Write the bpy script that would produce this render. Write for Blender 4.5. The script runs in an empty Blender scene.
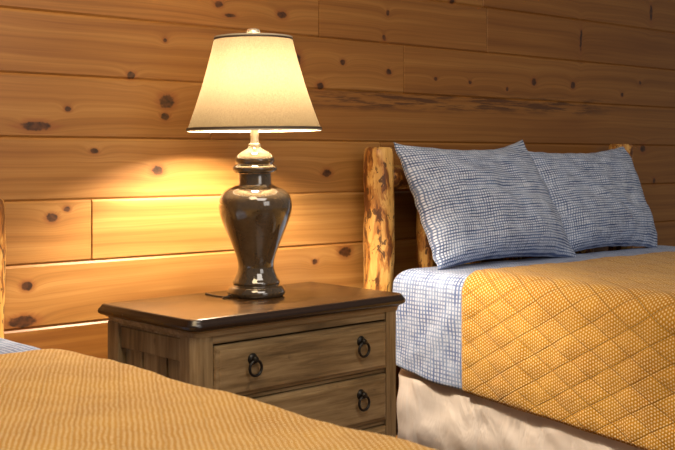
import bpy, bmesh, math, random
import numpy as np
from mathutils import Vector, Matrix, noise as mn

random.seed(7)
PI = math.pi
H = 1.05                 # eye height
WALL_Y = 2.56
scn = bpy.context.scene
C = scn.collection

# ------------------------------------------------------------------ node helpers
class NT:
    def __init__(self, name):
        self.m = bpy.data.materials.new(name); self.m.use_nodes = True
        self.t = self.m.node_tree; self.t.nodes.clear()
        self.out = self.n('ShaderNodeOutputMaterial')
    def n(self, typ, **kw):
        nd = self.t.nodes.new(typ)
        for k, v in kw.items(): setattr(nd, k, v)
        return nd
    def _in(self, sock, v):
        if v is None: return
        if isinstance(v, bpy.types.NodeSocket): self.t.links.new(v, sock)
        else:
            if sock.type == 'RGBA' and len(v) == 3: v = (*v, 1)
            sock.default_value = v
    def math(self, op, a, b=None, c=None, clamp=False):
        nd = self.n('ShaderNodeMath', operation=op, use_clamp=clamp)
        self._in(nd.inputs[0], a); self._in(nd.inputs[1], b); self._in(nd.inputs[2], c)
        return nd.outputs[0]
    def vmath(self, op, a, b=None, c=None, out=0):
        nd = self.n('ShaderNodeVectorMath', operation=op)
        self._in(nd.inputs[0], a); self._in(nd.inputs[1], b)
        if c is not None: self._in(nd.inputs[2], c)
        return nd.outputs['Value'] if op in ('LENGTH', 'DOT_PRODUCT', 'DISTANCE') else nd.outputs[0]
    def noise(self, vec, scale=1, detail=3, rough=0.5, dist=0.0, out=0):
        nd = self.n('ShaderNodeTexNoise')
        self._in(nd.inputs['Vector'], vec); self._in(nd.inputs['Scale'], scale)
        nd.inputs['Detail'].default_value = detail; nd.inputs['Roughness'].default_value = rough
        nd.inputs['Distortion'].default_value = dist
        return nd.outputs[out]
    def ramp(self, fac, stops, interp='LINEAR'):
        nd = self.n('ShaderNodeValToRGB'); r = nd.color_ramp; r.interpolation = interp
        while len(r.elements) < len(stops): r.elements.new(0.5)
        for e, (p, c) in zip(r.elements, stops):
            e.position = p
            e.color = (c, c, c, 1) if isinstance(c, (int, float)) else (*c, 1)
        self._in(nd.inputs[0], fac); return nd.outputs[0]
    def mix(self, fac, a, b, blend='MIX'):
        nd = self.n('ShaderNodeMix', data_type='RGBA', blend_type=blend)
        self._in(nd.inputs[0], fac); self._in(nd.inputs[6], a); self._in(nd.inputs[7], b)
        return nd.outputs[2]
    def smooth(self, x, a, b):
        nd = self.n('ShaderNodeMapRange', interpolation_type='SMOOTHSTEP')
        self._in(nd.inputs[0], x); nd.inputs[1].default_value = a; nd.inputs[2].default_value = b
        return nd.outputs[0]
    def sep(self, v):
        nd = self.n('ShaderNodeSeparateXYZ'); self._in(nd.inputs[0], v); return nd.outputs
    def comb(self, x, y, z):
        nd = self.n('ShaderNodeCombineXYZ')
        for i, v in enumerate((x, y, z)): self._in(nd.inputs[i], v)
        return nd.outputs[0]
    def obj(self): return self.n('ShaderNodeTexCoord').outputs['Object']
    def uv(self): return self.n('ShaderNodeTexCoord').outputs['UV']
    def bump(self, h, strength=0.3, dist=0.01):
        nd = self.n('ShaderNodeBump'); nd.inputs['Strength'].default_value = strength
        nd.inputs['Distance'].default_value = dist; self._in(nd.inputs['Height'], h); return nd.outputs[0]
    def bsdf(self, col, rough=0.5, normal=None, **kw):
        nd = self.n('ShaderNodeBsdfPrincipled')
        self._in(nd.inputs['Base Color'], col); self._in(nd.inputs['Roughness'], rough)
        if normal is not None: self._in(nd.inputs['Normal'], normal)
        for k, v in kw.items(): self._in(nd.inputs[k], v)
        self.t.links.new(nd.outputs[0], self.out.inputs[0]); return nd

# ------------------------------------------------------------------ materials
KNOTS = [(1.1593,0.0809,0.0354,0.0126),(1.2465,0.1264,0.0077,0.0077),(1.3202,0.0184,0.0105,0.0079),(1.4294,0.2206,0.0108,0.0108),
(1.5126,-0.0356,0.0164,0.0137),(1.541,0.1572,0.0201,0.0201),(1.5347,0.1157,0.011,0.011),(1.7125,0.4406,0.0114,0.0114),
(1.9383,0.4286,0.015,0.012),(2.1131,-0.0465,0.0155,0.0124),(1.2025,-0.1532,0.0128,0.0112),(1.2438,-0.1315,0.0077,0.0077),
(1.1354,-0.3217,0.0126,0.0126),(1.1222,-0.4109,0.0301,0.015),(2.1866,-0.2958,0.02,0.0157),
(2.0653,-0.3196,0.0092,0.0092),(2.1783,0.3016,0.0094,0.0094),(2.3752,0.2804,0.0098,0.0098),(2.3708,0.4723,0.0065,0.0098),
(2.3531,0.3896,0.0065,0.0097),(2.5923,0.2679,0.0068,0.0068),(2.7606,0.2654,0.007,0.007),(2.9555,0.249,0.0072,0.0072),
(3.1062,0.2812,0.0111,0.0148),(3.3378,0.2803,0.0115,0.0154),(3.6547,0.2539,0.0081,0.0081),(3.7791,0.3079,0.0082,0.0082),
(3.8003,0.0371,0.0165,0.0165),(3.8792,-0.0958,0.0083,0.0125),(2.6703,0.5397,0.0103,0.0103),(3.3874,0.455,0.006,0.045),
(3.8575,0.6021,0.0083,0.0332),(2.0851,0.2221,0.0123,0.0123),(1.9914,0.2968,0.0182,0.0242),(1.5347,0.325,0.0055,0.0055),
(1.7504,0.4095,0.0173,0.0058),(4.3,0.3,0.012,0.012),(4.9,-0.05,0.012,0.012),(0.62,0.1,0.012,0.012),(0.3,-0.2,0.012,0.012)]

def mat_pine():
    k = NT('knotty_pine'); P = k.obj()
    w1 = k.noise(k.vmath('MULTIPLY', P, (9, 0, 22)), 1, 2, out=1)
    Pw = k.vmath('ADD', P, k.vmath('MULTIPLY', k.vmath('SUBTRACT', w1, (.5,.5,.5)), (0.012, 0, 0.010)))
    dm = None
    for x, z, ax, az in KNOTS:
        ix, iz = 1/(ax*1.25), 1/az
        d = k.vmath('LENGTH', k.vmath('MULTIPLY_ADD', Pw, (ix, 0, iz), (-x*ix, 0, -(H+z)*iz)))
        dm = d if dm is None else k.math('MINIMUM', dm, d)
    att = k.n('ShaderNodeAttribute', attribute_name='board'); R = att.outputs['Color']
    rs = k.sep(R)
    off = k.vmath('MULTIPLY', R, (37, 11, 23))
    Pb = k.vmath('ADD', P, off)
    warp = k.math('DIVIDE', 1, k.math('MULTIPLY_ADD', k.math('MULTIPLY', dm, dm), 0.35, 1))
    s = k.sep(Pb)
    lowx = k.noise(k.vmath('MULTIPLY', Pb, (1.1, 0, 6)), 1, 2)
    g = k.math('ADD', s[2], k.math('MULTIPLY_ADD', lowx, 0.05, k.math('MULTIPLY', warp, 0.03)))
    gv = k.comb(k.math('MULTIPLY', s[0], 0.55), 0, g)
    n1 = k.noise(k.vmath('MULTIPLY', gv, (1.2, 1, 38)), 1, 4, 0.6)
    n2 = k.noise(k.vmath('MULTIPLY', gv, (5, 1, 260)), 1, 3, 0.6)
    n3 = k.noise(k.vmath('MULTIPLY', Pb, (0.9, 1, 5)), 1, 3, 0.55)
    rings = k.math('SINE', k.math('MULTIPLY', g, 420))
    base = k.ramp(n1, [(0.25, (0.205, 0.076, 0.013)), (0.5, (0.315, 0.130, 0.026)), (0.72, (0.405, 0.190, 0.046))])
    base = k.mix(k.math('MULTIPLY', k.smooth(n2, 0.50, 0.75), 0.34), base, (0.15, 0.048, 0.008))
    base = k.mix(k.math('MULTIPLY', k.smooth(rings, 0.3, 1.0), 0.16), base, (0.17, 0.058, 0.010))
    base = k.mix(k.math('MULTIPLY', k.smooth(n3, 0.52, 0.78), 0.55), base, (0.19, 0.062, 0.010))
    tint = [k.math('MULTIPLY_ADD', rs[0], a, b) for a, b in ((.55, .56), (.80, .43), (1.30, .19))]  # high tints also turn yellower, lamp warmth painted into the board colour
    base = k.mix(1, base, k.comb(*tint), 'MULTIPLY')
    # dark wane streaks along one board edge
    z = k.sep(P)
    st = k.noise(k.vmath('MULTIPLY', P, (5, 0, 70)), 1, 4, 0.65)
    zz = k.math('ABSOLUTE', k.math('SUBTRACT', z[2], k.math('MULTIPLY_ADD', z[0], 0.012, H+0.158)))
    band = k.math('MULTIPLY', k.smooth(zz, 0.045, 0.012), k.smooth(st, 0.45, 0.56))
    band = k.math('MULTIPLY', band, k.math('MULTIPLY', k.smooth(z[0], 1.9, 2.2), k.smooth(z[0], 3.7, 3.4)))
    base = k.mix(k.math('MULTIPLY', band, 0.9), base, (0.075, 0.027, 0.008))
    kn = k.noise(k.vmath('MULTIPLY', P, (60, 0, 75)), 1, 2)
    halo = k.smooth(k.math('MULTIPLY_ADD', k.math('SUBTRACT', n2, 0.5), 2.2, dm), 1.9, 0.9)
    base = k.mix(k.math('MULTIPLY', halo, 0.75), base, (0.23, 0.075, 0.018))
    core = k.smooth(k.math('MULTIPLY_ADD', k.math('SUBTRACT', kn, 0.5), 0.8, dm), 1.08, 0.72)
    base = k.mix(k.math('MULTIPLY', core, 0.92), base, k.ramp(kn, [(0.35, (0.014, 0.005, 0.002)), (0.8, (0.12, 0.04, 0.012))]))
    h = k.math('ADD', k.math('MULTIPLY', n2, 0.25), k.math('MULTIPLY', n1, 0.5))
    k.bsdf(base, 0.42, k.bump(h, 0.10, 0.004), **{'Specular IOR Level': 0.5})
    return k.m

def mat_driftwood(name, axis, tone=1.0):
    """weathered grey-brown; axis = grain direction"""
    k = NT(name); P = k.obj()
    info = k.n('ShaderNodeObjectInfo')
    P = k.vmath('ADD', P, k.vmath('MULTIPLY', info.outputs['Random'], (3, 5, 7)))
    st = {'X': (5, 60, 75), 'Z': (75, 75, 5), 'Y': (75, 5, 75)}[axis]
    lo = {'X': (2, 9, 11), 'Z': (11, 11, 2), 'Y': (11, 2, 11)}[axis]
    n1 = k.noise(k.vmath('MULTIPLY', P, st), 1, 5, 0.65, 0.3)
    n2 = k.noise(k.vmath('MULTIPLY', P, lo), 1, 4, 0.6, 0.6)
    n3 = k.noise(P, 22, 3, 0.6)
    f = k.math('ADD', k.math('MULTIPLY', n1, 0.55), k.math('MULTIPLY', n2, 0.5))
    a = lambda *c: tuple(x*tone for x in c)
    col = k.ramp(f, [(0.34, a(.048,.029,.013)), (0.48, a(.145,.093,.043)), (0.58, a(.215,.146,.073)), (0.72, a(.31,.225,.125))])
    col = k.mix(k.math('MULTIPLY', k.smooth(n3, 0.63, 0.75), 0.55), col, (.05, .032, .016))
    k.bsdf(col, 0.55, k.bump(n1, 0.25, 0.003), **{'Specular IOR Level': 0.3})
    return k.m

def mat_top():
    k = NT('dark_walnut'); P = k.obj()
    n1 = k.noise(k.vmath('MULTIPLY', P, (3, 60, 60)), 1, 5, 0.65, 0.4)
    n2 = k.noise(k.vmath('MULTIPLY', P, (2, 9, 9)), 1, 3, 0.6)
    f = k.math('ADD', k.math('MULTIPLY', n1, 0.5), k.math('MULTIPLY', n2, 0.5))
    col = k.ramp(f, [(0.38, (.022, .010, .004)), (0.52, (.060, .029, .010)), (0.66, (.135, .074, .027))])
    # darker edge where the surface turns away from level
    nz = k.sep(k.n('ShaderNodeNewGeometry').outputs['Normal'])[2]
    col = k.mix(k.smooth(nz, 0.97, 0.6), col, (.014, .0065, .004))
    k.bsdf(col, k.math('MULTIPLY_ADD', n1, 0.15, 0.17), k.bump(n1, 0.06, 0.002), **{'Specular IOR Level': 0.5})
    return k.m

def mat_bark():
    k = NT('peeled_log'); P = k.obj()
    n1 = k.noise(k.vmath('MULTIPLY', P, (26, 26, 9)), 1, 4, 0.6, 0.5)
    n2 = k.noise(k.vmath('MULTIPLY', P, (60, 60, 8)), 1, 4, 0.6)
    n3 = k.noise(k.vmath('MULTIPLY', P, (50, 50, 22)), 1, 3, 0.6, 1.0)
    col = k.ramp(n2, [(0.3, (.50, .24, .05)), (0.55, (.66, .38, .11)), (0.75, (.74, .49, .18))])
    col = k.mix(k.math('MULTIPLY', k.smooth(n1, 0.47, 0.52), 0.75), col, (.36, .12, .018))
    col = k.mix(k.math('MULTIPLY', k.smooth(n1, 0.535, 0.58), 0.9), col, (.13, .038, .009))
    col = k.mix(k.math('MULTIPLY', k.smooth(n3, 0.58, 0.62), 0.9), col, (.07, .022, .007))
    k.bsdf(col, 0.42, k.bump(n1, 0.35, 0.008))
    return k.m

def weave_nodes(k, pitch, p_light, p_dark, line=0.5):
    """irregular blue hand-drawn cross lines on off white"""
    uv = k.uv()
    w = k.vmath('MULTIPLY', k.vmath('SUBTRACT', k.noise(uv, 38, 2, out=1), (.5,.5,.5)), (pitch*.42,)*3)
    s = k.sep(k.vmath('ADD', uv, w))
    res = []
    for i in (0, 1):
        c = k.math('MULTIPLY', s[i], 2*PI/pitch)
        wv = k.math('MULTIPLY_ADD', k.math('SINE', c), 0.5, 0.5)
        cell = k.math('FLOOR', k.math('ADD', k.math('DIVIDE', s[i], pitch), 0.25))
        sc = k.comb(cell, k.math('MULTIPLY', s[1-i], 9.0 if i else 14.0), i*7.3)
        wid = k.noise(sc, 1.0, 2, 0.6)                 # thickness varies stroke by stroke
        thr = k.math('MULTIPLY_ADD', wid, -1.5, 1.30 - line*0.25)
        res.append(k.math('MULTIPLY', k.math('SUBTRACT', wv, thr), 2.2, clamp=True))
    f = k.math('MULTIPLY', k.math('MAXIMUM', k.math('MULTIPLY', res[0], .85), res[1]), 1.0, clamp=True)
    tone = k.noise(uv, 16, 3, 0.6)
    dark = k.mix(k.smooth(tone, 0.35, 0.65), p_dark[0], p_dark[1])
    return k.mix(f, p_light, dark), f

def mat_check(name, light, dk, pitch, line=0.5):
    k = NT(name)
    col, f = weave_nodes(k, pitch, light, dk, line)
    fine = k.noise(k.uv(), 900, 1)
    wr = k.noise(k.uv(), 14, 3, 0.55, 1.0)
    h = k.math('ADD', k.math('MULTIPLY', fine, 0.05), wr)
    k.bsdf(col, 0.85, k.bump(h, 0.35, 0.012), **{'Specular IOR Level': 0.15, 'Sheen Weight': 0.1})
    return k.m

def mat_quilt(name, base, base2, dot, pitch=0.0086, stitch=.6):
    k = NT(name); uv = k.uv()
    wob = k.vmath('MULTIPLY', k.vmath('SUBTRACT', k.noise(uv, 30, 2, out=1), (.5,.5,.5)), (0.007, 0.007, 0))
    s = k.sep(k.vmath('ADD', uv, wob))
    kk = 4*PI/(math.sqrt(3)*pitch); v = None         # dots on a hexagonal lattice
    for an in (90, 30, 150):
        ph = k.math('ADD', k.math('MULTIPLY', s[0], kk*math.cos(math.radians(an))), k.math('MULTIPLY', s[1], kk*math.sin(math.radians(an))))
        c = k.math('COSINE', ph); v = c if v is None else k.math('ADD', v, c)
    nz = k.noise(uv, 160, 2)
    d = k.smooth(k.math('MULTIPLY_ADD', k.math('SUBTRACT', nz, .5), 1.2, v), 0.35, 1.35)
    tone = k.noise(uv, 7, 3, 0.6)
    col = k.mix(k.smooth(tone, .3, .7), base, base2)
    col = k.mix(k.math('MULTIPLY', d, 0.68), col, dot)
    # stitched channels
    q = []
    for sg in (1, -1):
        t = k.math('DIVIDE', k.math('MULTIPLY_ADD', k.sep(uv)[1], sg/1.7, k.sep(uv)[0]), 0.068)
        fr = k.math('ABSOLUTE', k.math('SUBTRACT', k.math('FRACT', t), 0.5))
        q.append(k.smooth(fr, 0.462, 0.492))
    st = k.math('MAXIMUM', q[0], q[1])
    col = k.mix(k.math('MULTIPLY', st, stitch), col, tuple(c*.45 for c in base))
    h = k.math('ADD', k.math('MULTIPLY', d, 0.45), k.math('MULTIPLY', k.noise(uv, 55, 3, .6), 1.0))
    h = k.math('MULTIPLY_ADD', st, -1.7*stitch, h)
    k.bsdf(col, 0.9, k.bump(h, 0.45, 0.004), **{'Specular IOR Level': 0.1, 'Sheen Weight': 0.15})
    return k.m

def mat_simple(name, col, rough=0.5, metal=0.0, bump=None, **kw):
    k = NT(name)
    n = k.noise(k.obj(), 60, 3)
    c = k.mix(k.math('MULTIPLY', n, 0.25), col, tuple(x*.7 for x in col))
    nb = k.bump(k.noise(k.obj(), bump[0], 3), bump[1], 0.01) if bump else None
    k.bsdf(c, rough, nb, Metallic=metal, **kw)
    return k.m

def mat_white_cover():
    k = NT('white_cotton')
    P = k.obj()
    n = k.noise(k.vmath('MULTIPLY', P, (3, 6, 3)), 1, 4, 0.6, 1.2)
    col = k.mix(n, (.74, .67, .63), (.66, .59, .55))
    k.bsdf(col, 0.8, k.bump(k.noise(k.vmath('MULTIPLY', P, (5, 9, 4)), 1, 3, 0.5, 1.5), 0.5, 0.03), **{'Specular IOR Level': 0.15})
    return k.m

def mat_ceramic():
    k = NT('taupe_glaze'); P = k.obj()
    n = k.noise(P, 14, 4, 0.6)
    f = k.noise(P, 120, 3, 0.6)
    col = k.ramp(k.math('MULTIPLY_ADD', f, 0.3, k.math('MULTIPLY', n, 0.7)), [(.35, (.036, .023, .012)), (.65, (.070, .047, .026))])
    k.bsdf(col, 0.10, None, **{'Specular IOR Level': 0.65, 'Coat Weight': 0.8, 'Coat Roughness': 0.06})
    return k.m

def mat_shade():
    k = NT('linen_shade'); P = k.obj()
    a = k.noise(k.vmath('MULTIPLY', P, (200, 200, 600)), 1, 3, 0.6)
    b = k.noise(k.vmath('MULTIPLY', P, (330, 330, 55)), 1, 3, 0.7)
    f = k.math('ADD', k.math('MULTIPLY', a, .5), k.math('MULTIPLY', b, .5))
    col = k.ramp(f, [(.30, (.076, .053, .028)), (.70, (.108, .081, .047))])
    d = k.n('ShaderNodeBsdfDiffuse'); k._in(d.inputs[0], col)
    t = k.n('ShaderNodeBsdfTranslucent'); k._in(t.inputs[0], col)
    m = k.n('ShaderNodeMixShader'); m.inputs[0].default_value = SHADE_T
    k.t.links.new(d.outputs[0], m.inputs[1]); k.t.links.new(t.outputs[0], m.inputs[2])
    k.t.links.new(m.outputs[0], k.out.inputs[0])
    return k.m

def mat_bulb():
    k = NT('lit_bulb')
    e = k.n('ShaderNodeEmission'); e.inputs[0].default_value = (1, .83, .61, 1); e.inputs[1].default_value = BULB
    k.t.links.new(e.outputs[0], k.out.inputs[0]); return k.m

def mat_floor():
    k = NT('floor_boards'); P = k.obj(); s = k.sep(P)
    n1 = k.noise(k.vmath('MULTIPLY', P, (2, 45, 1)), 1, 4, 0.6)
    row = k.math('FLOOR', k.math('DIVIDE', s[1], 0.12))
    tone = k.noise(k.comb(row, k.math('FLOOR', k.math('ADD', k.math('MULTIPLY', s[0], .8), k.math('MULTIPLY', row, .37))), 0), 3.3, 0)
    gap = k.math('ABSOLUTE', k.math('SUBTRACT', k.math('FRACT', k.math('DIVIDE', s[1], 0.12)), 0.5))
    col = k.ramp(n1, [(.3, (.12, .055, .022)), (.7, (.26, .13, .055))])
    col = k.mix(k.math('MULTIPLY', tone, .5), col, (.09, .04, .016))
    col = k.mix(k.smooth(gap, .485, .5), col, (.02, .01, .005))
    k.bsdf(col, 0.4); return k.m

BULB = 1900.0
SHADE_T = 0.15
M = dict(
    pine=mat_pine(), drift_x=mat_driftwood('weathered_wood_across', 'X'), drift_z=mat_driftwood('weathered_wood_upright', 'Z'),
    drift_dark=mat_driftwood('weathered_wood_dark', 'Z', 0.8), top=mat_top(), bark=mat_bark(),
    sheet=mat_check('blue_line_sheet', (.45, .51, .66), [(.08, .12, .28), (.20, .27, .46)], 0.0116, 0.40),
    pillow=mat_check('blue_line_pillowcase', (.61, .68, .82), [(.04, .075, .20), (.12, .18, .35)], 0.0092, 0.48),
    quilt=mat_quilt('mustard_quilt', (.375, .168, .009), (.46, .225, .016), (.84, .69, .40)),
    quilt_near_glare=mat_quilt('mustard_quilt_near_glare', (.41, .205, .034), (.49, .26, .048), (.80, .64, .38), stitch=.14),  # same cloth, paler: grazing glare on the near bed put into the colour
    white=mat_white_cover(), iron=mat_simple('black_iron', (.018, .016, .015), 0.38, 0.7, (90, .15)),
    ceramic=mat_ceramic(), shade=mat_shade(), bulb=mat_bulb(),
    dtrim=mat_simple('dark_trim', (.045, .028, .018), 0.7), wtrim=mat_simple('cream_trim', (.42, .36, .27), 0.8),
    nickel=mat_simple('satin_stem', (.72, .66, .56), 0.25, 0.6), cord=mat_simple('dark_cord', (.03, .02, .015), 0.5),
    floor=mat_floor(), tick=mat_simple('mattress_ticking', (.7, .7, .7), 0.9), gap=mat_simple('drawer_gap_shade', (.02, .014, .009), 0.9),
    brass=mat_simple('brass_socket', (.5, .36, .14), 0.35, 0.9))

# ------------------------------------------------------------------ mesh helpers
def obj(name, bm, mat, parent=None, smooth=False, loc=None):
    me = bpy.data.meshes.new(name); bm.normal_update(); bm.to_mesh(me); bm.free()
    o = bpy.data.objects.new(name, me); C.objects.link(o)
    me.materials.append(M[mat])
    if smooth is True:
        me.shade_smooth()
    elif smooth:
        me.shade_smooth(); me.set_sharp_from_angle(angle=math.radians(smooth))
    if parent: o.parent = parent
    if loc is not None: o.location = loc
    return o
def tag(o, label, cat, group=None, kind=None):
    o['label'] = label; o['category'] = cat
    if group: o['group'] = group
    if kind: o['kind'] = kind
    return o
def empty(name, loc, rz=0):
    o = bpy.data.objects.new(name, None); C.objects.link(o); o.location = loc; o.rotation_euler[2] = rz
    o.empty_display_size = .1
    return o
def box(bm, x0, x1, y0, y1, z0, z1, bev=0.0, seg=2):
    t = bmesh.new(); bmesh.ops.create_cube(t, size=1)
    for v in t.verts: v.co = Vector(((x0+x1)/2 + v.co.x*(x1-x0), (y0+y1)/2 + v.co.y*(y1-y0), (z0+z1)/2 + v.co.z*(z1-z0)))
    if bev: bmesh.ops.bevel(t, geom=t.edges[:], offset=bev, segments=seg, affect='EDGES', profile=.5)
    join(bm, t)
def join(bm, t):
    me = bpy.data.meshes.new('tmp'); t.to_mesh(me); t.free(); bm.from_mesh(me); bpy.data.meshes.remove(me)
def loft(bm, rings, cap0=True, cap1=True, close=True):
    R = [[bm.verts.new(p) for p in r] for r in rings]; n = len(R[0])
    for a, b in zip(R, R[1:]):
        for i in range(n if close else n-1):
            j = (i+1) % n
            bm.faces.new((a[i], a[j], b[j], b[i]))
    if cap0: bm.faces.new(R[0][::-1])
    if cap1: bm.faces.new(R[-1])
def lathe(bm, prof, seg=56, cap0=True, cap1=True, x=0, y=0):
    loft(bm, [[(x+r*math.cos(2*PI*i/seg), y+r*math.sin(2*PI*i/seg), z) for i in range(seg)] for r, z in prof], cap0, cap1)
def tube(bm, pts, r, seg=10, cap=True, radii=None):
    pts = [Vector(p) for p in pts]; rings = []; up = None
    for i, p in enumerate(pts):
        d = (pts[min(i+1, len(pts)-1)] - pts[max(i-1, 0)]).normalized()
        if up is None: up = Vector((0, 0, 1)) if abs(d.z) < .9 else Vector((1, 0, 0))
        s = d.cross(up).normalized(); up = s.cross(d).normalized()
        rr = radii[i] if radii else r
        rings.append([p + (s*math.cos(2*PI*k/seg) + up*math.sin(2*PI*k/seg))*rr for k in range(seg)])
    loft(bm, rings, cap, cap)
def torus(bm, c, R, r, axis='Y', seg=28, ms=10, squash=1.0):
    rings = []
    for i in range(seg):
        a = 2*PI*i/seg; ring = []
        for j in range(ms):
            b = 2*PI*j/ms; q = R + r*math.cos(b)
            p = (q*math.cos(a), r*math.sin(b), q*math.sin(a)*squash)
            ring.append((c[0]+p[0], c[1]+p[1], c[2]+p[2]))
        rings.append(ring)
    rings.append(rings[0])
    loft(bm, rings, False, False); bmesh.ops.remove_doubles(bm, verts=bm.verts[:], dist=1e-6)
def grid_obj(name, P, UV, mat, parent=None, smooth=True):
    """P: (n,m,3) array, UV: (n,m,2)"""
    n, m, _ = P.shape
    idx = np.arange(n*m).reshape(n, m)
    q = np.stack([idx[:-1, :-1], idx[1:, :-1], idx[1:, 1:], idx[:-1, 1:]], -1).reshape(-1, 4)
    me = bpy.data.meshes.new(name); me.from_pydata(P.reshape(-1, 3).tolist(), [], q.tolist())
    ul = me.uv_layers.new(name='UVMap'); uv = UV.reshape(-1, 2)
    ul.data.foreach_set('uv', uv[q.reshape(-1)].astype(np.float32).reshape(-1))
    me.materials.append(M[mat]); me.update()
    if smooth: me.shade_smooth()
    o = bpy.data.objects.new(name, me); C.objects.link(o)
    if parent: o.parent = parent
    return o
def nz(x, y, z=0.0): return mn.noise(Vector((x, y, z)))
def noise2(A, B, seed=0.0): 
    return np.array([mn.noise(Vector((a, b, seed))) for a, b in zip(A.ravel(), B.ravel())]).reshape(A.shape)

# ------------------------------------------------------------------ setting
def build_wall():
    bm = bmesh.new(); col = bm.loops.layers.float_color.new('board')
    X0, X1 = -2.2, 6.6; pitch = .1605; z_ref = H + .0515; g = .0045; bt = .022
    known = {  # row index upward from the joint just above eye level: fixed butt joints
        2: [2.081, 2.849], 3: [2.828], 1: [2.443], 0: [1.685, 4.1], -2: [1.314, 2.338], -1: [2.338], -3: [0.1, 2.338]}
    r0 = math.floor(-z_ref/pitch); rng = random.Random(3)
    zt = 2.45; r = r0
    tints = {(-1, 0): .95, (-1, 1): .40, (-2, 0): 1.0, (-2, 1): 1.25, (-2, 2): .45, (-3, 1): 1.1, (-3, 2): .5, (0, 0): .8, (0, 1): .50,  # stain and painted lamplight together: brighter boards left, dimmer ones right
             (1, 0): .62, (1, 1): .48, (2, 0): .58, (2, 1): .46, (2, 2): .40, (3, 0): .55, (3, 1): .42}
    while z_ref + r*pitch < zt:
        za, zb = max(0, z_ref + r*pitch), min(zt, z_ref + (r+1)*pitch)
        js = list(known.get(r, []))
        if not js: js = [rng.uniform(-1.5, 0.6), ] if -4 < r < 4 else [rng.uniform(-1, 1), rng.uniform(2.5, 4.5)]
        xs = [X0] + sorted(js) + [X1]
        for i, (a, b) in enumerate(zip(xs, xs[1:])):
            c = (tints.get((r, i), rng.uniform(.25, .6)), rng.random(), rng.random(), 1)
            e = .0012
            prof = [(0, za), (-bt + g, za), (-bt, za + g*1.3), (-bt, zb - g*1.3), (-bt + g, zb), (0, zb)]
            rings = [[(x, y, z) for y, z in prof] for x in (a + e, a+e+.0015, b-e-.0015, b-e)]
            for k in (0, 3): rings[k] = [(p[0], min(0, p[1]+.0025) if p[1] < 0 else 0, p[2]) for p in rings[k]]
            nf = len(bm.faces); loft(bm, rings); bm.faces.ensure_lookup_table()
            for f in bm.faces[nf:]:
                for l in f.loops: l[col] = c
        r += 1
    # backing slab closes the joints
    nf = len(bm.faces); box(bm, X0, X1, 0.0, 0.10, 0, zt); bm.faces.ensure_lookup_table()
    bmesh.ops.recalc_face_normals(bm, faces=bm.faces[:])
    for v in bm.verts: v.co.y += WALL_Y + bt
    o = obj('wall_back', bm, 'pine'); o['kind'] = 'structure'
build_wall()
bm = bmesh.new(); box(bm, -2.2, 6.6, -2.5, WALL_Y + .12, -.10, 0)
fl = obj('floor', bm, 'floor'); fl['kind'] = 'structure'

# ------------------------------------------------------------------ nightstand
NS = (1.594, 2.200); NR = math.radians(3.0); ZT = H - .355
ns = tag(empty('nightstand', (NS[0], NS[1], 0), NR),
         'weathered grey brown wooden nightstand with dark polished top standing between the two beds', 'nightstand')
def plan(w, d, r, rb=.006, n=6):
    """outline, front corners rounded r (front = -y), back corners rb"""
    P = []
    for cx, cy, rr, a0 in ((-w+r, -d+r, r, PI), (w-r, -d+r, r, 1.5*PI), (w-rb, d-rb, rb, 0), (-w+rb, d-rb, rb, .5*PI)):
        for i in range(n+1):
            a = a0 + i/n*PI/2; P.append((cx + rr*math.cos(a), cy + rr*math.sin(a)))
    return P
def ring(w, d, r, z, rb=.006): return [(x, y, z) for x, y in plan(w, d, r, rb)]
TW, TD = .350, .198
bm = bmesh.new()
loft(bm, [ring(TW-.022, TD-.018, .02, ZT-.043), ring(TW-.020, TD-.016, .022, ZT-.033), ring(TW-.012, TD-.010, .028, ZT-.028)], True, True)
obj('cornice', bm, 'drift_x', ns, smooth=35)
bm = bmesh.new()
pr = [(.012, .0275), (.006, .0265), (.001, .0225), (0, .018), (.001, .013), (.004, .009), (.006, .006), (.007, .003), (.010, .0007), (.013, 0)]
loft(bm, [ring(TW-i, TD-i, max(.006, .034-i*.4), ZT-z) for i, z in pr])
obj('top', bm, 'top', ns, smooth=40)
BW, BF, BB = .329, -.178, .183      # body half width, front, back
zb = .10; zc = ZT - .043
ch = .016; pw = .052
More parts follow.
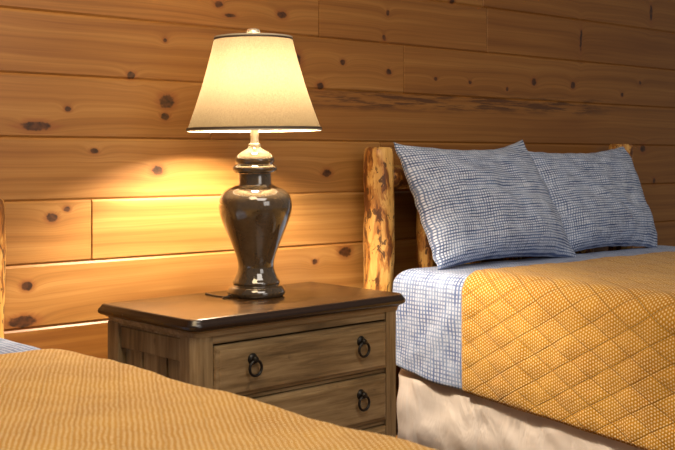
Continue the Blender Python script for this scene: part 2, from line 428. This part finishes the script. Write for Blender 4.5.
for sx in (-1, 1):
    bm = bmesh.new()      # front corner post, chamfered, with a bead line
    pl = [(sx*BW, BF+pw), (sx*BW, BF+ch), (sx*(BW-.004), BF+ch-.004), (sx*(BW-ch+.004), BF+.004), (sx*(BW-ch), BF), (sx*(BW-pw), BF), (sx*(BW-pw), BF+pw)]
    if sx > 0: pl = pl[::-1]
    pl = pl[::-1]
    loft(bm, [[(x, y, z) for x, y in pl] for z in (zb-.09, zc)])
    bmesh.ops.recalc_face_normals(bm, faces=bm.faces[:])
    obj('corner_post', bm, 'drift_z', ns)
    bm = bmesh.new(); xa, xb = sorted((sx*BW, sx*(BW-.045))); box(bm, xa, xb, BB-.048, BB, zb-.09, zc, .002)
    obj('corner_post', bm, 'drift_z', ns)
    # side panel: deep top rail over recessed upright planks, foot rail
    bm = bmesh.new(); ya, yb = BF+pw, BB-.048
    xo = sx*(BW-.003)
    xa, xb = sorted((xo, sx*(BW-.022)))
    box(bm, xa, xb, ya+.001, yb-.001, zc-.006, zc, .001); obj('side_rail', bm, 'drift_dark', ns); bm = bmesh.new()
    box(bm, *sorted((sx*(BW-.006), sx*(BW-.024))), ya+.001, yb-.001, zc-.060, zc-.0075, .003); obj('side_rail', bm, 'drift_dark', ns); bm = bmesh.new()
    box(bm, xa, xb, ya+.001, yb-.001, zb, zb+.06, .002); obj('side_rail', bm, 'drift_dark', ns)
    bm = bmesh.new(); L = yb-ya        # planks: narrow, wide, narrow with dark gaps between
    for f0, f1 in ((0, .27), (.29, .66), (.68, .90)):
        box(bm, *sorted((sx*(BW-.0145), sx*(BW-.0235))), ya+L*f0+.002, ya+L*f1-.001, zb+.06, zc-.060, .002)
    box(bm, *sorted((sx*(BW-.023), sx*(BW-.030))), ya, yb, zb+.06, zc-.04)
    obj('side_panel', bm, 'drift_dark', ns)
bm = bmesh.new(); box(bm, -BW+.045, BW-.045, BB-.014, BB-.004, zb, zc); obj('back_panel', bm, 'drift_z', ns)
# front frame
fx = BW - pw
bm = bmesh.new()
box(bm, -fx, fx, BF+.004, BF+.022, zc-.0195, zc, .0012)
obj('frieze', bm, 'drift_x', ns)
dz = [(ZT-.067, ZT-.189), (ZT-.202, ZT-.323), (ZT-.336, ZT-.510)]
bm = bmesh.new()
for z0, z1 in ((dz[0][1]-.0105, dz[0][1]-.0025), (dz[1][1]-.0105, dz[1][1]-.0025)): box(bm, -fx, fx, BF+.006, BF+.03, z0, z1, .001)
box(bm, -fx, fx, BF+.004, BF+.024, zb, dz[2][1]-.003, .0015)
obj('front_rail', bm, 'drift_x', ns)
bm = bmesh.new(); box(bm, -fx, fx, BF+.034, BF+.040, zb, zc); obj('gap_shade_panel', bm, 'gap', ns)  # near-black sheet, painted shade seen through the gaps around the drawers
dx = fx - .003
for z1, z0 in dz:
    bm = bmesh.new()
    # raised front with stepped, bevelled lip
    def rr(i, y): return [(-dx+i, y, z0+i), (dx-i, y, z0+i), (dx-i, y, z1-i), (-dx+i, y, z1-i)]
    loft(bm, [rr(0, BF+.033), rr(0, BF+.001), rr(.0025, BF-.0035), rr(.009, BF-.006), rr(.0105, BF-.0085), rr(.013, BF-.0095)])
    bmesh.ops.recalc_face_normals(bm, faces=bm.faces[:])
    dr = obj('drawer', bm, 'drift_x', ns)
    fy = BF - .0095; zm = (z0+z1)/2 + .022
    for x in (-.172, .176):
        bm = bmesh.new()
        prof = [(.0135, 0), (.0135, .002), (.011, .005), (.008, .0062), (.0065, .010), (.0078, .0145), (.0055, .018), (.001, .019)]
        loft(bm, [[(x + r*math.cos(2*PI*i/20), fy - h, zm + r*math.sin(2*PI*i/20)) for i in range(20)] for r, h in prof])
        bmesh.ops.recalc_face_normals(bm, faces=bm.faces[:])
        obj('pull_rosette', bm, 'iron', dr, smooth=40)
        bm = bmesh.new(); torus(bm, (x, fy-.0125, zm-.0195), .0175, .0034); bmesh.ops.recalc_face_normals(bm, faces=bm.faces[:])
        obj('pull_ring', bm, 'iron', dr, smooth=True)

# ------------------------------------------------------------------ lamp
LX, LY = 1.617, 2.242
lamp = tag(empty('table_lamp', (LX-.002, LY, ZT)), 'lit table lamp with glossy taupe urn base and cream tapered shade on the nightstand', 'lamp')
S = .00262
lamp.scale = (1, 1, .962); lamp.rotation_euler = (0, math.radians(-.85), 0)
def spl(pts, n=8):   # Catmull-Rom through (r,z)
    out = []
    for i in range(len(pts)-1):
        p0, p1, p2, p3 = pts[max(i-1, 0)], pts[i], pts[i+1], pts[min(i+2, len(pts)-1)]
        for t in np.linspace(0, 1, n, endpoint=False):
            out.append(tuple(.5*(2*b + (c-a)*t + (2*a-5*b+4*c-d)*t*t + (3*b-a-3*c+d)*t**3) for a, b, c, d in zip(p0, p1, p2, p3)))
    return out + [pts[-1]]
foot = spl([(26*S, 0), (28*S, 2.5*S), (28.3*S, 6*S), (26*S, 10*S), (23*S, 11.5*S)], 5) + spl([(22.6*S, 12*S), (23.2*S, 15*S), (21*S, 19*S), (18.5*S, 25*S)], 5)
body = spl([(18.5*S, 25*S), (17.6*S, 31*S), (19*S, 40*S), (23.5*S, 53*S), (29.5*S, 68*S), (34.5*S, 82*S), (36*S, 92*S), (34.5*S, 101*S), (29*S, 108*S), (21*S, 112*S), (16.5*S, 113.5*S)], 8)
bm = bmesh.new(); lathe(bm, [(r, z) for r, z in foot + body[1:] + [(16*S, 115*S), (16*S, 125*S)]], 64)
obj('lamp_base', bm, 'ceramic', lamp, smooth=50)
lid = spl([(16.3*S, 125.3*S), (20*S, 126*S), (22*S, 129*S), (21.5*S, 132*S), (19*S, 134*S)], 5) + spl([(18.4*S, 134.8*S), (19.5*S, 138*S), (18.5*S, 142*S), (15*S, 146*S), (10*S, 149*S), (7*S, 151*S), (6*S, 153*S)], 5)
bm = bmesh.new(); lathe(bm, lid, 56); obj('urn_lid', bm, 'ceramic', lamp, smooth=60)
bm = bmesh.new(); lathe(bm, [(6*S, 153*S), (6*S, 155*S), (4*S, 156*S), (4*S, 176*S), (5*S, 177*S), (5*S, 180*S)], 24)
obj('stem', bm, 'nickel', lamp, smooth=40)
bm = bmesh.new(); lathe(bm, [(5.5*S, 180*S), (6.5*S, 182*S), (6.5*S, 192*S), (5*S, 194*S)], 24); obj('socket', bm, 'brass', lamp, smooth=40)
zb0 = 194*S
bm = bmesh.new(); lathe(bm, spl([(.012, zb0), (.014, zb0+.012), (.022, zb0+.035), (.029, zb0+.06), (.027, zb0+.08), (.014, zb0+.094), (.002, zb0+.098)], 4), 24)
obj('bulb', bm, 'bulb', lamp, smooth=True)
zs0, zs1 = 169.5*S, 263*S; r0, r1 = 65.5*S, 38*S
bm = bmesh.new(); n = 16
lathe(bm, [(r0 + (r1-r0)*t - .0045*math.sin(PI*t), zs0 + (zs1-zs0)*t) for t in np.linspace(0, 1, n)], 72, False, False)
sh = obj('lamp_shade', bm, 'shade', lamp, smooth=True)
def band(name, r, dr, za, zb_, mat, t=.0012):
    bm = bmesh.new()
    lathe(bm, [(r, za), (r+t, za), (r+dr+t, zb_), (r+dr-t, zb_), (r-t, za), (r, za)], 72, False, False)
    bmesh.ops.recalc_face_normals(bm, faces=bm.faces[:]); obj(name, bm, mat, sh, smooth=40)
slope = (r1-r0)/(zs1-zs0)
band('lower_trim', r0+.0008, -.0006, zs0-.0035, zs0+.0015, 'wtrim'); band('lower_piping', r0+.0006, slope*.005, zs0+.0015, zs0+.0065, 'dtrim', .002)
band('upper_trim', r1+.0006, -.0006, zs1-.001, zs1+.003, 'wtrim'); band('upper_piping', r1+.001, slope*.005, zs1-.006, zs1-.001, 'dtrim', .002)
bm = bmesh.new()   # harp loop and spider
hp = [(.045*math.sin(a)*(1 if abs(a) < 2 else 1), 0, 0) for a in (0,)]
pts = [(-.012, 0, 181*S), (-.035, 0, 190*S), (-.046, 0, 210*S), (-.044, 0, 235*S), (-.028, 0, 252*S), (0, 0, 258*S), (.028, 0, 252*S), (.044, 0, 235*S), (.046, 0, 210*S), (.035, 0, 190*S), (.012, 0, 181*S)]
tube(bm, pts, .0018, 8)
for a in (0, 2*PI/3, 4*PI/3):
    tube(bm, [(0, 0, 259*S), ((r1-.002)*math.cos(a+.4), (r1-.002)*math.sin(a+.4), 262*S)], .0015, 6)
obj('harp', bm, 'brass', lamp, smooth=True)
bm = bmesh.new(); lathe(bm, spl([(4*S, 258*S), (4*S, 264*S), (6.5*S, 266*S), (7.2*S, 269*S), (5.5*S, 272*S), (.3*S, 273.5*S)], 5), 24); obj('finial', bm, 'nickel', lamp, smooth=60)
bm = bmesh.new()
tube(bm, [(x, y, z) for (x, y), z in zip(spl([(-.050, .030), (-.072, .030), (-.088, .022), (-.094, .010), (-.088, .002), (-.080, .006), (-.080, .022), (-.086, .05), (-.084, .085), (-.080, .114)], 6), [.0026+.004*math.exp(-((i-26)/7)**2) for i in range(60)])], .0024, 8)
obj('cord', bm, 'cord', lamp, smooth=True)

# ------------------------------------------------------------------ beds
def log_mesh(p0, p1, r, seed, seg=20, n=26, wob=.06):
    bm = bmesh.new(); p0, p1 = Vector(p0), Vector(p1); d = (p1-p0); L = d.length; d.normalize()
    up = Vector((0, 0, 1)) if abs(d.z) < .9 else Vector((1, 0, 0)); s = d.cross(up).normalized(); t = s.cross(d)
    prof = [(0, .80), (.006/L, .96)] + [(i/n, 1) for i in range(1, n)] + [(1-.006/L, .96), (1, .80)]
    rings = []
    for f, k in prof:
        c = p0 + d*L*f + (s*nz(f*L*2.2, seed) + t*nz(f*L*2.2, seed+9))*r*.16
        rings.append([c + (s*math.cos(a) + t*math.sin(a))*r*k*(1 + wob*2.2*nz(math.cos(a)*1.6+seed, math.sin(a)*1.6, f*L*7) + wob*.8*nz(math.cos(a)*4+seed, math.sin(a)*4, f*L*22))
                      for a in [2*PI*i/seg for i in range(seg)]])
    loft(bm, rings); bmesh.ops.recalc_face_normals(bm, faces=bm.faces[:])
    return bm
def bend(s, half, r):
    """signed arc length -> (coordinate, drop) over a rounded edge"""
    a = np.abs(s); L = half - r; th = np.clip((a-L)/r, 0, PI/2)
    x = np.where(a <= L, a, L + r*np.sin(th)); d = r*(1-np.cos(th)) + np.clip(a - L - r*PI/2, 0, None)
    return np.sign(s)*x, d, L + r*PI/2 - r
def cloth_frame(Sg, Tg, xc, half, r, top, y_edge, sign):
    """Sg across, Tg along y with an edge at y_edge on the sign side (sign=+1 head, -1 foot)"""
    x, d1, _ = bend(Sg, half, r)
    m = (Tg - (y_edge - sign*1.0))*sign            # distance beyond a point 1 m inside the edge
    y, d2, _ = bend(np.maximum(m, 0), 1.0, r)
    Y = np.where(m > 0, (y_edge - sign*1.0) + sign*y, Tg)
    return xc + x, Y, top - np.maximum(d1, d2), d1, d2
def normals(P):
    a = np.gradient(P, axis=0); b = np.gradient(P, axis=1); n = np.cross(a, b)
    l = np.linalg.norm(n, axis=-1, keepdims=True); n = n/np.maximum(l, 1e-9)
    return n
def sum_noise(A, B, seed):
    """cheap smooth pseudo noise, range about -1..1"""
    rng = np.random.RandomState(seed); v = 0
    for i in range(7):
        f = rng.uniform(.6, 1.9); an = rng.uniform(0, 2*PI); v = v + np.sin(2*PI*f*(A*math.cos(an) + B*math.sin(an)) + rng.uniform(0, 6.28))
    return v/3.2

def make_bed(xc, top, words, hb_right, hb_left, posts_top, y_quilt, seed, hem=(.322, .07), head_y=2.345, puff_h=.0042, qmat='quilt', turn=0.0):
    half = .685; head = head_y; foot = .50
    # log frame
    made = []
    fr = tag(empty('log_bed', (xc, 2.47, 0)), words['frame'], 'bed')
    off = Vector((-xc, -2.47, 0))
    for x, zt in ((hb_left, posts_top[0]), (hb_right, posts_top[1])):
        obj('post', log_mesh(Vector((x, 2.47, .0)) + off, Vector((x+.002, 2.47, zt)) + off, .047, seed + x, 24, 40), 'bark', fr, smooth=60)
    for z, r in ((H-.060, .040), (.50, .040)):
        obj('headboard_rail', log_mesh(Vector((hb_left+.03, 2.475, z)) + off, Vector((hb_right-.03, 2.475, z)) + off, r, seed+z*5, 20, 50), 'bark', fr, smooth=60)
    n = 5
    for i in range(n):
        x = hb_left + .215 + (hb_right-hb_left-.43)*i/(n-1)
        obj('spindle', log_mesh(Vector((x, 2.472, .51)) + off, Vector((x-.012*math.sin(i*2.1+.5), 2.472, H-.065)) + off, .031, seed+i*3.3, 16, 24), 'bark', fr, smooth=60)
    for x in (xc-half+.06, xc+half-.06):
        obj('side_rail', log_mesh(Vector((x, 2.44, .145)) + off, Vector((x, .52, .145)) + off, .05, seed+x, 16, 40), 'bark', fr, smooth=60)
        obj('foot_post', log_mesh(Vector((x, .60, 0)) + off, Vector((x, .60, .12)) + off, .045, seed+x+2, 16, 6), 'bark', fr, smooth=60)
    # box spring in wrinkled white cover
    bs_top = top - .300; bs_bot = .197
    n1, n2 = 200, 14; prof = []
    def rrect(hw, y0, y1, r, n):
        P = []; segs = [((-hw, y0+r), (-hw, y1-r)), ((-hw+r, y1), (hw-r, y1)), ((hw, y1-r), (hw, y0+r)), ((hw-r, y0), (-hw+r, y0))]
        L = [math.dist(*s) for s in segs] ; out = []
        for (a, b), ctr, a0 in zip(segs, ((-hw+r, y1-r), (hw-r, y1-r), (hw-r, y0+r), (-hw+r, y0+r)), (PI, PI/2, 0, -PI/2)):
            k = int(n*math.dist(a, b)/sum(L))
            out += [(a[0]+(b[0]-a[0])*i/k, a[1]+(b[1]-a[1])*i/k) for i in range(k)]
            out += [(ctr[0]+r*math.cos(a0-t*PI/2/6), ctr[1]+r*math.sin(a0-t*PI/2/6)) for t in range(6)]
        return out
    bm = bmesh.new(); rings = []
    for z, ins in [(bs_bot, .03)] + [(bs_bot + (bs_top-.02-bs_bot)*i/n2, .004) for i in range(n2+1)] + [(bs_top-.006, .010), (bs_top-.001, .025), (bs_top, .08)]:
        ro = rrect(half-.004-ins, foot+.02+ins, head+.03-ins, .05, 420); rg = []
        for x, y in ro:
            f = (z-bs_bot)/(bs_top-bs_bot); u = y*1.0 + x*.8
            w = .010*nz(u*7 + f*1.8, f*1.6 + seed, 1) + .007*nz(u*14 - f*3.5, f*1.8 + seed, 2)
            w += .005*max(0, nz(u*9 + f*5, seed, 4))
            nx, ny = (x/half, 0) if abs(x) > half-.09 else (0, 1 if y > 1.5 else -1)
            rg.append((x + nx*w, y + ny*w, z + .004*nz(u*3, seed, 3)))
        rings.append(rg)
    loft(bm, rings); bmesh.ops.recalc_face_normals(bm, faces=bm.faces[:])
    o = obj('box_spring', bm, 'white', None, smooth=60, loc=(xc, 0, 0)); tag(o, words['box'], 'box spring'); made.append(o)
    # mattress
    bm = bmesh.new(); rings = []
    for z, ins in ((bs_top+.001, .06), (bs_top+.006, .02), (bs_top+.03, .006), (top-.06, .006), (top-.03, .018), (top-.012, .04), (top-.010, .09)):
        rings.append([(x, y, z) for x, y in rrect(half-ins-.006, foot+ins+.004, head-ins-.006, .06, 120)])
    loft(bm, rings); bmesh.ops.recalc_face_normals(bm, faces=bm.faces[:])
    o = obj('mattress', bm, 'tick', None, smooth=50, loc=(xc, 0, 0)); tag(o, words['mattress'], 'mattress'); made += [o, fr]
    # sheet: from under the quilt to the head, tucked down at head
    y0 = y_quilt - .16; side = .315
    ext = half - .045 + .045*PI/2 + side - .045
    s = np.linspace(-ext, ext, 250); t = np.linspace(y0, head + .10, 74)
    Sg, Tg = np.meshgrid(s, t, indexing='ij')
    X, Y, Z, d1, d2 = cloth_frame(Sg, Tg, xc, half+.001, .045, top, head+.002, 1)
    P = np.stack([X, Y, Z], -1); N = normals(P); N[..., 2] = np.where((d1 < .001) & (d2 < .001), np.abs(N[..., 2]), N[..., 2])
    flip = np.sign(N[..., 2].max() + N[..., 2].min()) or 1
    N = N*flip
    sidef = np.clip(d1/.12, 0, 1)
    wr = .004*sum_noise(Tg*6+Sg*1.5, Sg*2, 3+seed)*sidef + .0035*np.clip(sum_noise(Tg*4 - d1*5, d1*2+Sg, 5+seed), 0, 2)*sidef
    wr = wr + .0022*sum_noise(Sg*3, Tg*3, 8+seed)*(1-sidef) + .004*sidef
    P = P + N*wr[..., None]
    P[..., 2] += np.clip(d1-.20, 0, 1)*(.07*sum_noise(Tg*2, Sg*0, 2) + .03 + .75*np.clip(Tg-y_quilt, 0, .3))
    sheet = grid_obj('bed_sheet', P, np.stack([Sg, Tg], -1), 'sheet'); tag(sheet, words['sheet'], 'sheet')
    sol = sheet.modifiers.new('thickness', 'SOLIDIFY'); sol.thickness = .003; sol.offset = 1
    # quilt
    r = .055; step = .0078
    ext = half + .006 - r + r*PI/2 + hem[0] - r
    s = np.linspace(-ext, ext, int(2*ext/step)); t = np.linspace(foot - .30, y_quilt, int((y_quilt-foot+.30)/step))
    Sg, Tg = np.meshgrid(s, t, indexing='ij')
    # hem sags a little towards the foot
    sag = np.clip(hem[1]*(y_quilt - Tg), 0, .05)
    S2 = np.where(np.abs(Sg) > half - r, np.sign(Sg)*((half-r) + (np.abs(Sg)-(half-r))*(1 + sag/(ext-half+r))), Sg)
    wave = .0035*sum_noise(Sg*2, Tg*0+3, 4+seed)
    T2 = Tg + wave*np.clip((Tg-foot)/1.5, 0, 1)
    X, Y, Z, d1, d2 = cloth_frame(S2, T2, xc, half+.008, r, top+.007, foot-.01, -1)
    P = np.stack([X, Y, Z], -1); N = normals(P); N = N*(1 if N[len(s)//2, -5, 2] > 0 else -1)
    a = (S2 + Tg/1.7)/.068; b = (S2 - Tg/1.7)/.068
    puff = (np.abs(np.sin(PI*a))*np.abs(np.sin(PI*b)))**.22
    sidef = np.clip(d1/.1, 0, 1)
    h = puff_h*puff + .0018*sum_noise(S2*9, Tg*9, 21+seed)*(.35+.65*sidef) + (.0045 if seed == 1 else .0028)*sum_noise(S2*2.0, Tg*2.0, 11+seed)*(1-.3*sidef) + .006*np.clip(sum_noise(Tg*3.2, d1*2, 17+seed), -1, 1)*sidef*np.clip(d1/.3, 0, 1) + .005
    edge = np.clip((y_quilt - Tg)/.02, 0, 1)**.5; edge = edge*np.clip((ext-np.abs(Sg))/.02, 0, 1)**.5
    P = P + N*(h*(0.3+.7*edge))[..., None]
    q = grid_obj('quilt', P, np.stack([S2, Tg], -1), qmat); tag(q, words['quilt'], 'quilt')
    sol = q.modifiers.new('thickness', 'SOLIDIFY'); sol.thickness = .006; sol.offset = 1
    if turn:                       # this bed stands a little askew
        piv = Vector((xc + half, 1.55, 0)); Rm = Matrix.Translation(piv) @ Matrix.Rotation(math.radians(turn), 4, 'Z') @ Matrix.Translation(-piv)
        for o in made + [sheet, q]:
            o.location = Rm @ o.location; o.rotation_euler[2] = math.radians(turn)
    return q

make_bed(2.885, H-.335, dict(
    frame='peeled log headboard bed frame behind the two blue pillows, right of the nightstand',
    box='box spring in a wrinkled white cover under the right bed, beside the nightstand',
    mattress='thick mattress of the right bed hidden under blue sheet and mustard quilt',
    sheet='blue and white crosshatched sheet hanging down the side of the bed with pillows',
    quilt='mustard dotted diamond quilt draped over the right bed, its stitched side facing the nightstand'),
    3.512, 2.249, (H+.034, H+.054), 2.055, 1)
make_bed(.270, H-.380, dict(
    frame='log bed frame at the left edge, its post just showing beside the wall',
    box='box spring hidden beneath the quilt of the near left bed',
    mattress='mattress hidden beneath the quilt of the near left bed',
    sheet='blue sheet corner peeking past the quilt at the left edge of the photo',
    quilt='mustard dotted quilt spread over the near left bed in the foreground'),
    1.017, -.24, (H-.095, H-.095), 1.915, 2, puff_h=.0024, qmat='quilt_near_glare', turn=1.8)

# ------------------------------------------------------------------ pillows
def pillow(w, h, th, loc, rx, rz, ry, label, seed, corner):
    n, m = 90, 70
    u = np.linspace(-1, 1, n); v = np.linspace(-1, 1, m)
    U, V = np.meshgrid(u, v, indexing='ij')
    parts = []
    prof = (np.clip(1-np.abs(U)**2.6, 0, 1)*np.clip(1-np.abs(V)**2.6, 0, 1))**.55
    pinch = .045
    X = U*(w/2)*(1 - pinch*(1-V**2)*np.abs(U)**2); Zc = V*(h/2)*(1 - pinch*3.0*(1-U**2)*np.abs(V)**2)
    # individual corner pulls: (tl, tr, bl, br)
    for (su, sv), (dx_, dz_) in corner.items():
        k = np.clip((1+su*U)/2, 0, 1)**3*np.clip((1+sv*V)/2, 0, 1)**3
        X = X + dx_*k; Zc = Zc + dz_*k
    sag = .25*(1-V)/2
    wr = .010*sum_noise(U*.8, V*.8, seed) + .005*sum_noise(U*2.2+V, V*1.8, seed+3) + .004*np.abs(sum_noise(U*1.5, V*4, seed+5))
    mask = np.clip(prof, 0, 1)
    sideF = -(th*.55*prof*(.85+sag)) + wr*mask*.9
    sideB = th*.45*prof
    ripple = .004*sum_noise(U*3, V*3, seed+9)*(1-mask)
    allP = []
    verts = []; faces = []; uvs = []
    me = bpy.data.meshes.new('pillow')
    F = np.stack([X, sideF + ripple, Zc], -1); B = np.stack([X, sideB + ripple, Zc], -1)
    idx = np.arange(n*m).reshape(n, m); q = np.stack([idx[:-1, :-1], idx[1:, :-1], idx[1:, 1:], idx[:-1, 1:]], -1).reshape(-1, 4)
    q2 = q[:, ::-1] + n*m
    # flange: stitched closed edge handled by merging the borders
    me.from_pydata(np.concatenate([F.reshape(-1, 3), B.reshape(-1, 3)]).tolist(), [], np.concatenate([q, q2]).tolist())
    uv = np.concatenate([np.stack([U*w/2, V*h/2], -1).reshape(-1, 2)]*2)
    ul = me.uv_layers.new(name='UVMap'); ul.data.foreach_set('uv', uv[np.concatenate([q, q2]).reshape(-1)].astype(np.float32).reshape(-1))
    bm = bmesh.new(); bm.from_mesh(me); bmesh.ops.remove_doubles(bm, verts=bm.verts[:], dist=.0004)
    bm.to_mesh(me); bm.free()
    me.materials.append(M['pillow']); me.shade_smooth()
    o = bpy.data.objects.new('pillow', me); C.objects.link(o)
    o.location = loc; o.rotation_euler = (rx, ry, rz)
    tag(o, label, 'pillow')
    return o
pillow(.645, .425, .17, (2.592, 2.328, H-.148), math.radians(-26.5), math.radians(0), math.radians(0.5),
       'blue crosshatched pillow nearest the nightstand, leaning in front of the other pillow', 5,
       {(-1, 1): (-.005, .004), (1, 1): (-.03, .026), (-1, -1): (.0, .0), (1, -1): (.02, .0)})
pillow(.63, .41, .15, (3.18, 2.355, H-.150), math.radians(-23), math.radians(-1), math.radians(0),
       'blue crosshatched pillow on the far side of the bed, partly behind the nearer pillow', 9,
       {(-1, 1): (.02, -.012), (1, 1): (.0, .012), (1, -1): (-.025, .0), (-1, -1): (0, 0)})

# ------------------------------------------------------------------ light, camera
w = bpy.data.worlds.new('room_light'); scn.world = w; w.use_nodes = True
bg = w.node_tree.nodes['Background']; bg.inputs[0].default_value = (1.0, .89, .76, 1); bg.inputs[1].default_value = .20
def area(name, loc, target, size, power, col):
    l = bpy.data.lights.new(name, 'AREA'); l.energy = power; l.size = size; l.color = col
    o = bpy.data.objects.new(name, l); C.objects.link(o); o.location = loc
    o.rotation_euler = (Vector(target)-Vector(loc)).to_track_quat('-Z', 'Y').to_euler(); return o
area('front_fill_light', (1.6, -2.6, 2.0), (2.6, 2.0, .7), 1.6, 32, (1, .94, .87))  # added unseen soft fill from behind the camera for pillows and drawer fronts
area('left_wall_fill_light', (.7, 1.35, 2.35), (.95, 2.56, 1.15), .7, 22, (1, .74, .42))  # added unseen warm fill that brightens the left part of the wall
area('overhead_fill_light', (1.1, 0.15, 2.5), (1.25, 0.5, 0), 1.2, 34, (1, .90, .78))  # added unseen overhead fill, lifts the quilts more than the wall
cam = bpy.data.cameras.new('camera'); co = bpy.data.objects.new('camera', cam); C.objects.link(co)
co.location = (0, 0, H); co.rotation_euler = (PI/2, 0, math.radians(-40.1))
cam.sensor_width = 36; cam.lens = 1070/675*36; cam.shift_y = -67/675; cam.clip_start = .05
cam.dof.use_dof = True; cam.dof.focus_distance = 2.9; cam.dof.aperture_fstop = 11
scn.camera = co
scn.view_settings.view_transform = 'Standard'; scn.view_settings.look = 'None'; scn.view_settings.exposure = 0.0
scn.cycles.use_denoising = True
